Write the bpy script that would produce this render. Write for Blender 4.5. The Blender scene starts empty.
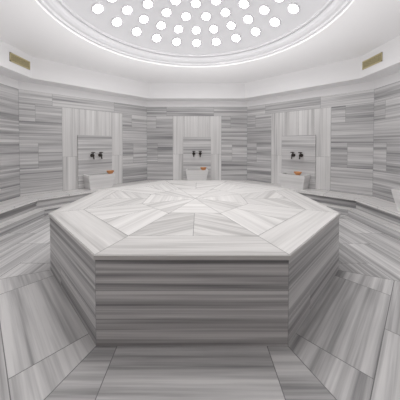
import bpy, math, random
from mathutils import Vector, Matrix
random.seed(7)
H=1.5
T=math.tan(math.radians(22.5))
A_WALL=2.65*H; A_BENCH=2.30*H; A_STEP=2.14*H; A_FAS=2.35*H; A_PLAT=1.152*H
Z_BENCH=0.23*H; Z_STEP=0.085*H; Z_PLAT=0.461*H; Z_WALL=1.833*H; Z_SOF=1.955*H; Z_CEIL=2.264*H
sc=bpy.context.scene
sc.view_settings.view_transform='Standard'

# ---------------- materials ----------------
def new_mat(name):
    m=bpy.data.materials.new(name); m.use_nodes=True
    nt=m.node_tree; b=nt.nodes['Principled BSDF']; return m,nt,b
def marble(name, dark, mid, light, rough=0.35, su=0.18, sv=8.0, fine=0.42, gain=3.1):
    m,nt,b=new_mat(name); N=nt.nodes; L=nt.links
    uv=N.new('ShaderNodeUVMap'); uv.uv_map='UVMap'
    def noise(s,detail,dist,ro=0.6):
        mp=N.new('ShaderNodeMapping'); mp.inputs['Scale'].default_value=s
        L.new(uv.outputs[0],mp.inputs[0])
        n=N.new('ShaderNodeTexNoise'); n.inputs['Scale'].default_value=1; n.inputs['Detail'].default_value=detail
        n.inputs['Roughness'].default_value=ro; n.inputs['Distortion'].default_value=dist
        L.new(mp.outputs[0],n.inputs['Vector']); return n.outputs['Fac']
    n1=noise((su,sv,1),4,0.15,0.62)
    n2=noise((su*2.0,sv*3.2,1),4,0.25,0.6)
    mx=N.new('ShaderNodeMix'); mx.data_type='FLOAT'; mx.inputs[0].default_value=fine
    L.new(n1,mx.inputs[2]); L.new(n2,mx.inputs[3])
    g=N.new('ShaderNodeMath'); g.operation='MULTIPLY_ADD'; g.inputs[1].default_value=gain; g.inputs[2].default_value=0.5-0.5*gain
    L.new(mx.outputs[0],g.inputs[0])
    at=N.new('ShaderNodeAttribute'); at.attribute_name='tint'
    ad=N.new('ShaderNodeMath'); ad.operation='ADD'
    L.new(g.outputs[0],ad.inputs[0]); L.new(at.outputs['Fac'],ad.inputs[1])
    sb=N.new('ShaderNodeMath'); sb.operation='SUBTRACT'; sb.inputs[1].default_value=0.5
    L.new(ad.outputs[0],sb.inputs[0])
    cr=N.new('ShaderNodeValToRGB'); e=cr.color_ramp.elements
    e[0].position=0.12; e[0].color=(*dark,1); e[1].position=0.80; e[1].color=(*light,1)
    x=cr.color_ramp.elements.new(0.42); x.color=(*mid,1)
    L.new(sb.outputs[0],cr.inputs[0]); L.new(cr.outputs[0],b.inputs['Base Color'])
    b.inputs['Roughness'].default_value=rough
    b.inputs['Specular IOR Level'].default_value=0.4
    return m
def plain(name,col,rough=0.6,metal=0,bump=0):
    m,nt,b=new_mat(name); N=nt.nodes; L=nt.links
    n=N.new('ShaderNodeTexNoise'); n.inputs['Scale'].default_value=6; n.inputs['Detail'].default_value=3
    cr=N.new('ShaderNodeValToRGB'); cr.color_ramp.elements[0].color=(*[c*0.97 for c in col],1); cr.color_ramp.elements[1].color=(*[min(1,c*1.02) for c in col],1)
    L.new(n.outputs['Fac'],cr.inputs[0]); L.new(cr.outputs[0],b.inputs['Base Color'])
    b.inputs['Roughness'].default_value=rough; b.inputs['Metallic'].default_value=metal
    return m
M_wall=marble('marble_wall_grey',(0.25,0.247,0.253),(0.50,0.493,0.498),(0.75,0.74,0.738))
M_light=marble('marble_wall_light',(0.48,0.473,0.47),(0.73,0.72,0.715),(0.86,0.85,0.845),sv=6,gain=2.7)
M_floor=marble('marble_floor',(0.28,0.276,0.28),(0.52,0.513,0.515),(0.77,0.76,0.757),rough=0.32,su=0.25,sv=7.0,gain=2.9)
M_top=marble('marble_platform_top',(0.44,0.43,0.422),(0.61,0.598,0.587),(0.74,0.728,0.716),rough=0.3,su=0.28,sv=7,gain=2.8)
M_side=marble('marble_platform_side',(0.21,0.206,0.212),(0.46,0.453,0.458),(0.78,0.77,0.768),su=0.13,sv=8,gain=3.5)
M_seat=marble('marble_bench_top',(0.56,0.552,0.545),(0.76,0.748,0.74),(0.87,0.855,0.845),su=0.3,gain=2.6)
M_joint=plain('joint_grout',(0.25,0.25,0.25),0.9)
M_white=plain('white_plaster',(0.90,0.89,0.896),0.7)
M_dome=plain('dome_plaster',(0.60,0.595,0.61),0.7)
M_bronze=plain('dark_bronze',(0.05,0.042,0.038),0.35,0.8)
M_copper=plain('copper',(0.70,0.33,0.14),0.4,0.5)
M_brass=plain('brass_grille',(0.62,0.54,0.32),0.4,0.4)
M_dark=plain('duct_dark',(0.16,0.13,0.07),0.8)
M_wood=plain('door_wood',(0.30,0.18,0.10),0.5)
def emis(name,col,s):
    m,nt,b=new_mat(name)
    b.inputs['Base Color'].default_value=(0.9,0.9,0.9,1)
    b.inputs['Emission Color'].default_value=(*col,1); b.inputs['Emission Strength'].default_value=s
    return m
M_eye=emis('glowing_glass',(1,0.985,0.975),18.0)

# ---------------- mesh builder ----------------
class B:
    def __init__(s): s.v=[];s.f=[];s.uv=[];s.t=[];s.m=[];s.mats=[];s.sm=[]
    def mi(s,m):
        if m not in s.mats: s.mats.append(m)
        return s.mats.index(m)
    def face(s,pts,mat,uv=None,tint=0.5,smooth=False):
        i=len(s.v); s.v+= [tuple(p) for p in pts]; s.f.append(list(range(i,i+len(pts))))
        s.uv.append(uv or [(p[0],p[1]) for p in pts]); s.t.append(tint); s.m.append(s.mi(mat)); s.sm.append(smooth)
    def make(s,name,weld=False):
        me=bpy.data.meshes.new(name); me.from_pydata(s.v,[],s.f)
        ul=me.uv_layers.new(name='UVMap'); ca=me.color_attributes.new('tint','FLOAT_COLOR','CORNER')
        ul=me.uv_layers['UVMap']; ca=me.color_attributes['tint']
        k=0
        for p in range(len(s.f)):
            for j in range(len(s.f[p])):
                ul.data[k].uv=s.uv[p][j]; t=s.t[p]; ca.data[k].color=(t,t,t,1); k+=1
        for m in s.mats: me.materials.append(m)
        for p,poly in enumerate(me.polygons): poly.material_index=s.m[p]; poly.use_smooth=s.sm[p]
        me.update()
        if weld:
            import bmesh
            bm=bmesh.new(); bm.from_mesh(me); bmesh.ops.remove_doubles(bm,verts=bm.verts,dist=1e-5); bm.to_mesh(me); bm.free()
        o=bpy.data.objects.new(name,me); bpy.context.collection.objects.link(o); return o

def clip(poly,a,b,c):  # keep a*x+b*y<=c
    out=[]
    for i in range(len(poly)):
        p,q=poly[i],poly[(i+1)%len(poly)]
        dp=a*p[0]+b*p[1]-c; dq=a*q[0]+b*q[1]-c
        if dp<=0: out.append(p)
        if (dp<0<dq) or (dq<0<dp):
            t=dp/(dp-dq); out.append((p[0]+t*(q[0]-p[0]),p[1]+t*(q[1]-p[1])))
    return out
def inset(poly,g):
    ar=sum(poly[i][0]*poly[(i+1)%len(poly)][1]-poly[(i+1)%len(poly)][0]*poly[i][1] for i in range(len(poly)))
    P=poly if ar>0 else poly[::-1]; out=list(P)
    for i in range(len(P)):
        p,q=P[i],P[(i+1)%len(P)]; dx,dy=q[0]-p[0],q[1]-p[1]; l=math.hypot(dx,dy)
        if l<1e-6: continue
        nx,ny=dy/l,-dx/l
        out=clip(out,nx,ny,nx*p[0]+ny*p[1]-g)
        if len(out)<3: return []
    return out
def slab(b,poly,xf,mat,ang=0.0,gap=0.002,tr=0.06,base=0.5,back=0.0025):
    """poly in 2D local metres; xf(u,v,w)->3D ; w outwards"""
    q=inset(poly,gap)
    if len(q)<3: return
    ou,ov=random.uniform(-40,40),random.uniform(-40,40); c,s=math.cos(ang),math.sin(ang)
    uv=[(x*c+y*s+ou,-x*s+y*c+ov) for x,y in q]
    b.face([xf(x,y,0) for x,y in q],mat,uv,base+random.uniform(-tr,tr))
    b.face([xf(x,y,-back) for x,y in poly],M_joint)
def rows(poly,axis,cuts):
    """cut polygon along axis (0:u,1:v) at cuts"""
    res=[]; cs=[-1e9]+sorted(cuts)+[1e9]
    for lo,hi in zip(cs,cs[1:]):
        p=clip(poly,1 if axis==0 else 0,1 if axis==1 else 0,hi)
        if len(p)>2: p=clip(p,-1 if axis==0 else 0,-1 if axis==1 else 0,-lo)
        if len(p)>2:
            res.append(p)
    return res
def frame(k):
    """sector k: outward normal angle 90+45k deg, k=0 north(+y)"""
    a=math.radians(90+45*k); n=Vector((math.cos(a),math.sin(a),0)); t=Vector((n.y,-n.x,0)) # t: to the right looking outwards
    return n,t
def wall_xf(k,ap):
    n,t=frame(k)
    return lambda u,v,w: n*(ap-w)+t*u+Vector((0,0,v))   # w towards room
def plan_xf(k,z):
    n,t=frame(k)
    return lambda u,v,w: n*v+t*u+Vector((0,0,z+w))
def box(b,xf,u0,u1,v0,v1,w0,w1,mat,tint=0.5,fl=False):
    P=lambda u,v,w: xf(u,v,w)
    ou=random.uniform(-30,30)
    def F(c,uv): b.face([P(*x) for x in c],mat,[(x+ou,y+ou) for x,y in uv],tint)
    F([(u0,v0,w1),(u1,v0,w1),(u1,v1,w1),(u0,v1,w1)],[(u0,v0),(u1,v0),(u1,v1),(u0,v1)])
    F([(u0,v0,w0),(u0,v1,w0),(u1,v1,w0),(u1,v0,w0)],[(u0,v0),(u0,v1),(u1,v1),(u1,v0)])
    F([(u0,v1,w1),(u1,v1,w1),(u1,v1,w0),(u0,v1,w0)],[(u0,w1),(u1,w1),(u1,w0),(u0,w0)])
    F([(u0,v0,w0),(u1,v0,w0),(u1,v0,w1),(u0,v0,w1)],[(u0,w0),(u1,w0),(u1,w1),(u0,w1)])
    F([(u1,v0,w1),(u1,v0,w0),(u1,v1,w0),(u1,v1,w1)],[(w1,v0),(w0,v0),(w0,v1),(w1,v1)])
    F([(u0,v0,w0),(u0,v0,w1),(u0,v1,w1),(u0,v1,w0)],[(w0,v0),(w1,v0),(w1,v1),(w0,v1)])

NAMES=['back','back_left','left','front_left','front','front_right','right','back_right']
HWL=0.80   # half width of the light field
ZL=Z_WALL-0.30
# ---------------- walls ----------------
for k in range(8):
    b=B(); xf=wall_xf(k,A_WALL); hw=A_WALL*T
    door=(k==4)
    zr=[0.0,Z_BENCH,0.95,1.55,2.05,ZL,Z_WALL]
    for i in range(len(zr)-1):
        z0,z1=zr[i],zr[i+1]
        R=[(-hw,z0),(hw,z0),(hw,z1),(-hw,z1)]
        if i==5:
            for p in rows(R,0,[-1.0,0.55]): slab(b,p,xf,M_wall,tr=0.05)
            continue
        if door and i<4:
            for sgn in (-1,1):
                a,c=(-hw,-0.5) if sgn<0 else (0.5,hw)
                slab(b,[(a,z0),(c,z0),(c,z1),(a,z1)],xf,M_wall)
            continue
        if i==0:
            slab(b,R,xf,M_wall); continue
        o=[0.0,0.30,-0.12,0.2,-0.2][i%5]
        for sgn in (-1,1):
            a,c=(-hw,-HWL) if sgn<0 else (HWL,hw)
            mid=(a+c)/2+o*0.6
            for p in rows([(a,z0),(c,z0),(c,z1),(a,z1)],0,[mid] if i%2==0 else []): slab(b,p,xf,M_wall,tr=0.09)
    if not door:
        for sgn in (-1,1):
            for j in range(2):
                a=sgn*HWL*(j)/2; c=sgn*HWL*(j+1)/2; a,c=min(a,c),max(a,c)
                for (z0,z1) in ((Z_BENCH,1.2),(1.2,ZL)):
                    slab(b,[(a,z0),(c,z0),(c,z1),(a,z1)],xf,M_light if (j==1 or z1==ZL) else M_wall,ang=math.pi/2,tr=0.05)
    else:
        slab(b,[(-HWL,2.05),(HWL,2.05),(HWL,ZL),(-HWL,ZL)],xf,M_light)
        b.face([xf(-0.5,0,-0.01),xf(0.5,0,-0.01),xf(0.5,2.05,-0.01),xf(-0.5,2.05,-0.01)],M_joint)
    # white plaster band above marble
    b.face([xf(-hw,Z_WALL,0),xf(hw,Z_WALL,0),xf(hw,Z_SOF,0),xf(-hw,Z_SOF,0)],M_white)
    b.make('wall_'+NAMES[k])

# door in front wall (behind camera)
b=B(); xf=wall_xf(4,A_WALL)
box(b,xf,-0.5,-0.42,0.004,2.05,0.002,0.09,M_wood); box(b,xf,0.42,0.5,0.004,2.05,0.002,0.09,M_wood); box(b,xf,-0.42,0.42,1.97,2.05,0.002,0.09,M_wood)
box(b,xf,-0.42,0.42,0.004,1.97,0.002,0.05,M_wood)
for z0,z1 in((0.2,0.9),(1.05,1.8)): box(b,xf,-0.3,0.3,z0,z1,0.05,0.062,M_wood)
box(b,xf,0.33,0.37,0.95,1.15,0.05,0.10,M_bronze)
b.make('door_1')

# ---------------- floor ----------------
b=B()
for k in range(8):
    xf=plan_xf(k,0.0)
    e=A_WALL
    v0=A_PLAT-0.02
    poly=[(-v0*T,v0),(v0*T,v0),(e*T,e),(-e*T,e)]
    st=0.49
    rr=rows(poly,1,[A_PLAT+st,A_PLAT+2*st,A_PLAT+3*st,A_PLAT+4*st])
    for i,p in enumerate(rr):
        cuts=[-0.56,0.56] if i==0 else ([-0.95,0.0,0.95] if i==1 else [-1.15,-0.4,0.4,1.15])
        for q in rows(p,0,cuts): slab(b,q,xf,M_floor,tr=0.12,gap=0.003)
# floor under platform
oct_=[ (frame(k)[0]*A_PLAT+frame(k)[1]*(A_PLAT*T)) for k in range(8)]
b.face([Vector((p.x,p.y,-0.004)) for p in reversed(oct_)],M_joint)
b.make('floor')

# ---------------- bench (7 sides; open at door wall) ----------------
b=B()
for k in range(8):
    if k==4: continue
    pl=lambda z:plan_xf(k,z)
    def ring(a0,a1,z,mat,ncut,**kw):
        poly=[(-a0*T,a0),(a0*T,a0),(a1*T,a1),(-a1*T,a1)]
        for q in rows(poly,0,ncut): slab(b,q,pl(z),mat,**kw)
    def riser(ap,z0,z1,mat,ncut,**kw):
        x=wall_xf(k,ap); h=ap*T
        for q in rows([(-h,z0),(h,z0),(h,z1),(-h,z1)],0,ncut): slab(b,q,x,mat,**kw)
    ring(A_BENCH-0.05,A_WALL-0.002,Z_BENCH,M_seat,[-0.8,0.8],tr=0.04,base=0.56)
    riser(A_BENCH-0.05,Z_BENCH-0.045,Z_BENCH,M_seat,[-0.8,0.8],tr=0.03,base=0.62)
    # underside of nosing
    a0,a1=A_BENCH-0.05,A_BENCH+0.0
    x=pl(Z_BENCH-0.045); b.face([x(-a0*T,a0,0),x(-a1*T,a1,0),x(a1*T,a1,0),x(a0*T,a0,0)],M_seat)
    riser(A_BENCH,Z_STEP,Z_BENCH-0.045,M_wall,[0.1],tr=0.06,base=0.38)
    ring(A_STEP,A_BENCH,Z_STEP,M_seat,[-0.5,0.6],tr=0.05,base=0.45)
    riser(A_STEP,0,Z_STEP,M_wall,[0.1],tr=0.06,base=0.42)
# end caps at door sector corners
for k,s in((3,-1),(5,1)):
    n,t=frame(k)
    d=(n+t*(s*T)) # diagonal direction per unit apothem
    P=lambda a,z:(d*a+Vector((0,0,z)))
    b.face([P(A_BENCH,0),P(A_WALL-.002,0),P(A_WALL-.002,Z_BENCH-0.001),P(A_BENCH,Z_BENCH-0.001)],M_wall)
    b.face([P(A_STEP,0),P(A_BENCH,0),P(A_BENCH,Z_STEP-0.001),P(A_STEP,Z_STEP-0.001)],M_wall)
b.make('marble_bench')

# ---------------- central platform ----------------
b=B()
TH=0.035; ov=0.012
for k in range(8):
    n,t=frame(k)
    xo=(lambda n,t:(lambda u,v,w:n*(A_PLAT+w)+t*u+Vector((0,0,v))))(n,t)
    h=A_PLAT*T
    zs=[0,0.20,0.42,Z_PLAT-TH]
    for i in range(3):
        cuts=[[0.25],[],[]][i] if k%2 else [[],[-0.2],[]][i]
        if k==4: cuts=[]
        for q in rows([(-h,zs[i]),(h,zs[i]),(h,zs[i+1]),(-h,zs[i+1])],0,cuts): slab(b,q,xo,M_side,tr=0.05,gap=0.0012)
    # top slab edge
    ao=A_PLAT+ov
    xe=(lambda n,t:(lambda u,v,w:n*(ao+w)+t*u+Vector((0,0,v))))(n,t); h=ao*T
    slab(b,[(-h,Z_PLAT-TH),(h,Z_PLAT-TH),(h,Z_PLAT-0.006),(-h,Z_PLAT-0.006)],xe,M_top,gap=0.0002,tr=0.02,base=0.52)
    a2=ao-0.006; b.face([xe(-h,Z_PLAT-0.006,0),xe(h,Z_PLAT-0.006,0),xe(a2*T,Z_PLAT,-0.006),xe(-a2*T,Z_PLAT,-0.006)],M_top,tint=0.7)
    x=plan_xf(k,Z_PLAT-TH); b.face([x(-h,ao,0),x(h,ao,0),x(A_PLAT*T,A_PLAT,0),x(-A_PLAT*T,A_PLAT,0)],M_top)
    # top pattern: border + inner chevrons
    xt=plan_xf(k,Z_PLAT); h=a2*T
    bi=ao*0.80
    slab(b,[(-h,a2),(h,a2),(bi*T,bi),(-bi*T,bi)],xt,M_top,ang=0,gap=0.0025,tr=0.03,base=0.50)
    mi=ao*0.42
    for s in(-1,1):
        poly=[(0,mi),(0,bi),(s*bi*T,bi),(s*mi*T,mi)]
        slab(b,poly,xt,M_top,ang=math.radians(90-s*22.5*(1 if k%2 else 2.6)),gap=0.0025,tr=0.04,base=0.56 if k%2 else 0.42)
    slab(b,[(0,0.0),(mi*T,mi),(-mi*T,mi)],xt,M_top,ang=math.pi/2 if k%2 else 0,gap=0.0025,tr=0.04,base=0.44 if k%2 else 0.56)
b.make('hammam_platform')

# ---------------- ceiling, cornice ----------------
R_O=1.42*H
prof=[(1.42,2.264),(1.42,2.292),(1.395,2.292),(1.395,2.318),(1.372,2.330),(1.352,2.352),(1.342,2.382),(1.342,2.40),(1.315,2.40),(1.315,2.43),(1.29,2.445),(1.275,2.455)]
prof=[(r*H,z*H) for r,z in prof]
SEG=128
b=B()
def pt(r,z,i):
    a=2*math.pi*i/SEG; return Vector((r*math.cos(a),r*math.sin(a),z))
def octpt(ap,i,z):
    a=2*math.pi*i/SEG; m=(a+math.pi/8)%(math.pi/4)-math.pi/8; r=ap/math.cos(m); return Vector((r*math.cos(a),r*math.sin(a),z))
for i in range(SEG):
    b.face([octpt(A_FAS,i,Z_CEIL),octpt(A_FAS,i+1,Z_CEIL),pt(R_O,Z_CEIL,i+1),pt(R_O,Z_CEIL,i)],M_white)
b.make('ceiling')
b=B()
for k in range(8):
    x=wall_xf(k,A_FAS); h=A_FAS*T
    b.face([x(-h,Z_SOF,0),x(h,Z_SOF,0),x(h,Z_CEIL,0),x(-h,Z_CEIL,0)],M_white)
    x=plan_xf(k,Z_SOF); h2=A_WALL*T
    b.face([x(-h,A_FAS,0),x(h,A_FAS,0),x(h2,A_WALL,0),x(-h2,A_WALL,0)],M_white)
b.make('trim_cornice')
b=B()
for j in range(len(prof)-1):
    for i in range(SEG):
        (r0,z0),(r1,z1)=prof[j],prof[j+1]
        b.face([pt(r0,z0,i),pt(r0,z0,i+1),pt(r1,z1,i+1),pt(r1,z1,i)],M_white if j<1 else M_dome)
b.make('trim_dome_ring')
# dome cap
RB,ZB=prof[-1]; RISE=0.38*H
RS=(RB*RB+RISE*RISE)/(2*RISE); ZC=ZB+RISE-RS
def capz(r): return ZC+math.sqrt(RS*RS-r*r)
b=B(); n=20
for j in range(n):
    r0,r1=RB*(1-j/n),RB*(1-(j+1)/n)
    for i in range(SEG):
        if r1<1e-6: b.face([pt(r0,capz(r0),i),pt(r0,capz(r0),i+1),Vector((0,0,capz(0)))],M_dome,smooth=True)
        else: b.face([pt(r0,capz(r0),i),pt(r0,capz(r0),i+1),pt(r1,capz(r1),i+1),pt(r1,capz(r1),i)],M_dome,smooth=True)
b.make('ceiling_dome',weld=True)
# glass eyes
b=B()
for (r,cnt,ph,rad) in ((1.14,24,0,0.056),(0.955,24,0,0.054),(0.76,18,0.5,0.054),(0.57,14,0,0.053),(0.38,10,0.5,0.053),(0.18,5,0,0.052)):
    for i in range(cnt):
        a=2*math.pi*(i+ph)/cnt+math.pi/2; r_=r*H
        c=Vector((r_*math.cos(a),r_*math.sin(a),capz(r_)))
        nrm=(Vector((0,0,ZC))-c).normalized()
        t1=nrm.cross(Vector((0,0,1))); t1=t1.normalized() if t1.length>1e-4 else Vector((1,0,0)); t2=nrm.cross(t1)
        S=20; R=rad*H
        def q(rr,hh,j): 
            g=2*math.pi*j/S; return c+nrm*hh+(t1*math.cos(g)+t2*math.sin(g))*rr
        pr=[(R*1.25,-0.002),(R*1.25,0.014),(R*1.05,0.024),(R*0.97,0.012)]
        for p0,p1 in zip(pr,pr[1:]):
            for j in range(S): b.face([q(*p0,j),q(*p0,j+1),q(*p1,j+1),q(*p1,j)],M_dome)
        gl=[(R*0.97,0.012),(R*0.7,0.018),(R*0.35,0.022)]
        for p0,p1 in zip(gl,gl[1:]):
            for j in range(S): b.face([q(*p0,j),q(*p0,j+1),q(*p1,j+1),q(*p1,j)],M_eye,smooth=True)
        b.face([q(*gl[-1],j) for j in range(S)],M_eye,smooth=True)
b.make('dome_skylight_eyes')

# ---------------- vents ----------------
for k in (2,6):
    b=B(); x=wall_xf(k,A_FAS)
    n,t=frame(k); s=1 if t.y>0 else -1
    cu=s*0.76*H; cz=2.115*H; w=0.25; h=0.085
    box(b,x,cu-w,cu+w,cz-h,cz+h,0.0005,0.004,M_dark)
    for z0,z1 in((cz-h,cz-h+0.02),(cz+h-0.02,cz+h)): box(b,x,cu-w,cu+w,z0,z1,0.0005,0.015,M_brass)
    for u0 in(cu-w,cu+w-0.02): box(b,x,u0,u0+0.02,cz-h,cz+h,0.0005,0.015,M_brass)
    for j in range(7):
        z=cz-h+0.02+j*0.0195; box(b,x,cu-w+0.02,cu+w-0.02,z+0.004,z+0.014,0.001,0.012,M_brass)
    b.make('air_vent')

# ---------------- basins, taps, panels ----------------
def lathe(b,prof,c,axis,mat,S=20):
    ax=Vector(axis).normalized(); t1=ax.orthogonal().normalized(); t2=ax.cross(t1)
    for (r0,h0),(r1,h1) in zip(prof,prof[1:]):
        for j in range(S):
            g0,g1=2*math.pi*j/S,2*math.pi*(j+1)/S
            P=lambda r,h,g:c+ax*h+(t1*math.cos(g)+t2*math.sin(g))*r
            b.face([P(r0,h0,g0),P(r0,h0,g1),P(r1,h1,g1),P(r1,h1,g0)],mat,smooth=True)
def tube(b,pts,r,mat,S=10):
    for p,q in zip(pts,pts[1:]):
        d=(q-p); lathe(b,[(0,0),(r,0),(r,d.length),(0,d.length)],p,d,mat,S)
for k in range(8):
    if k==4: continue
    x=wall_xf(k,A_WALL); n,t=frame(k)
    off=0.0
    if k in(2,6): off=(1 if t.y>0 else -1)*0.25
    X=(lambda x,off:(lambda u,v,w:x(u+off,v,w)))(x,off)
    # splash panel
    b=B()
    pw=0.45; ph=1.175*H; th=0.05
    box(b,X,-pw,pw,Z_BENCH+0.001,ph,0.001,th,M_wall,0.60)
    b.make('splash_panel')
    # basin: tapered hollow trough
    b=B(); zb=Z_BENCH+0.002
    hb=0.375; wt,wb=0.34,0.28; d0=th+0.002; dt,db=0.45,0.38; wl=0.055
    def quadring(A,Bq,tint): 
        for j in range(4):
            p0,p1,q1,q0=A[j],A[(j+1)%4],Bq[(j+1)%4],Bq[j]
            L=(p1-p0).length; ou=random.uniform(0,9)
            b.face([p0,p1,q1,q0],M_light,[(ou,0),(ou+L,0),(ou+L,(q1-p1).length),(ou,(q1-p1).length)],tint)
    def rect(w,z,a,c): return [X(-w,z,a),X(w,z,a),X(w,z,c),X(-w,z,c)]
    zt=zb+hb
    A0=rect(wb,zb,d0,d0+db); A1=rect(wt,zt-0.06,d0,d0+dt-0.01); A2=rect(wt,zt,d0,d0+dt); A3=rect(wt-wl,zt,d0+wl,d0+dt-wl); A4=rect(wb-wl,zb+0.08,d0+wl,d0+db-wl)
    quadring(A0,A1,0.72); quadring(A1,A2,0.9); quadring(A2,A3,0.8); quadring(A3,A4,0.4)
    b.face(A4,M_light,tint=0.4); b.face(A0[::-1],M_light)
    b.make('marble_basin')
    # taps
    e=bpy.data.objects.new('wall_tap_pair',None); bpy.context.collection.objects.link(e); e.location=X(0,1.22,th)
    for ii,u in enumerate((-0.105,0.105)):
        b=B(); nv=-n
        c=X(u,1.22,th+0.001)
        lathe(b,[(0,0),(0.048,0),(0.048,0.008),(0.03,0.016),(0.02,0.018),(0.02,0.07),(0.03,0.075),(0.03,0.11),(0,0.115)],c,nv,M_bronze)
        tube(b,[c+nv*0.085,c+nv*0.12+Vector((0,0,-0.03)),c+nv*0.14+Vector((0,0,-0.10))],0.017,M_bronze)
        top=c+nv*0.09+Vector((0,0,0.02))
        tube(b,[top,top+Vector((0,0,0.05))],0.012,M_bronze)
        hc=top+Vector((0,0,0.055))
        tube(b,[hc-t*0.05,hc+t*0.05],0.013,M_bronze); tube(b,[hc-n*0.05,hc+n*0.05],0.013,M_bronze)
        lathe(b,[(0,-0.015),(0.022,-0.01),(0.022,0.01),(0,0.02)],hc,(0,0,1),M_bronze)
        o=b.make('tap_%d'%(ii+1)); o.parent=e; o.matrix_parent_inverse=Matrix.Translation(-e.location)
    # copper bowl on rim
    b=B(); c=X({7:0.15,1:0.24}.get(k,0.20),zt+0.001,d0+dt-0.09)
    lathe(b,[(0,0),(0.05,0),(0.055,0.006),(0.085,0.04),(0.098,0.075),(0.102,0.08),(0.094,0.078),(0.08,0.04),(0.045,0.012),(0,0.010)],c,(0,0,1),M_copper,28)
    b.make('copper_bowl')

# ---------------- lights ----------------
def area(name,loc,rot,size,power,col=(1,1,1)):
    l=bpy.data.lights.new(name,'AREA'); l.shape='DISK'; l.size=size; l.energy=power; l.color=col
    o=bpy.data.objects.new(name,l); bpy.context.collection.objects.link(o); o.location=loc; o.rotation_euler=rot; return o
area('added_ceiling_fill',(0,0,1.9),(math.pi,0,0),5.6,64)  # added fill light without a fixture, aimed up to brighten the ceiling

# ---------------- camera ----------------
cam=bpy.data.cameras.new('camera'); co=bpy.data.objects.new('camera',cam); bpy.context.collection.objects.link(co)
F=223; cam.sensor_width=36; cam.lens=F/400*36
tilt=math.radians(1.2)
co.location=(0.048,-2.24*H,H); co.rotation_euler=(math.pi/2-tilt,0,0)
cam.shift_y=-(55-F*math.tan(tilt))/400; cam.shift_x=1.5/400
cam.clip_start=0.02
sc.camera=co
w=bpy.data.worlds.new('world'); sc.world=w; w.use_nodes=True
w.node_tree.nodes['Background'].inputs[0].default_value=(0.8,0.85,0.9,1); w.node_tree.nodes['Background'].inputs[1].default_value=0.3
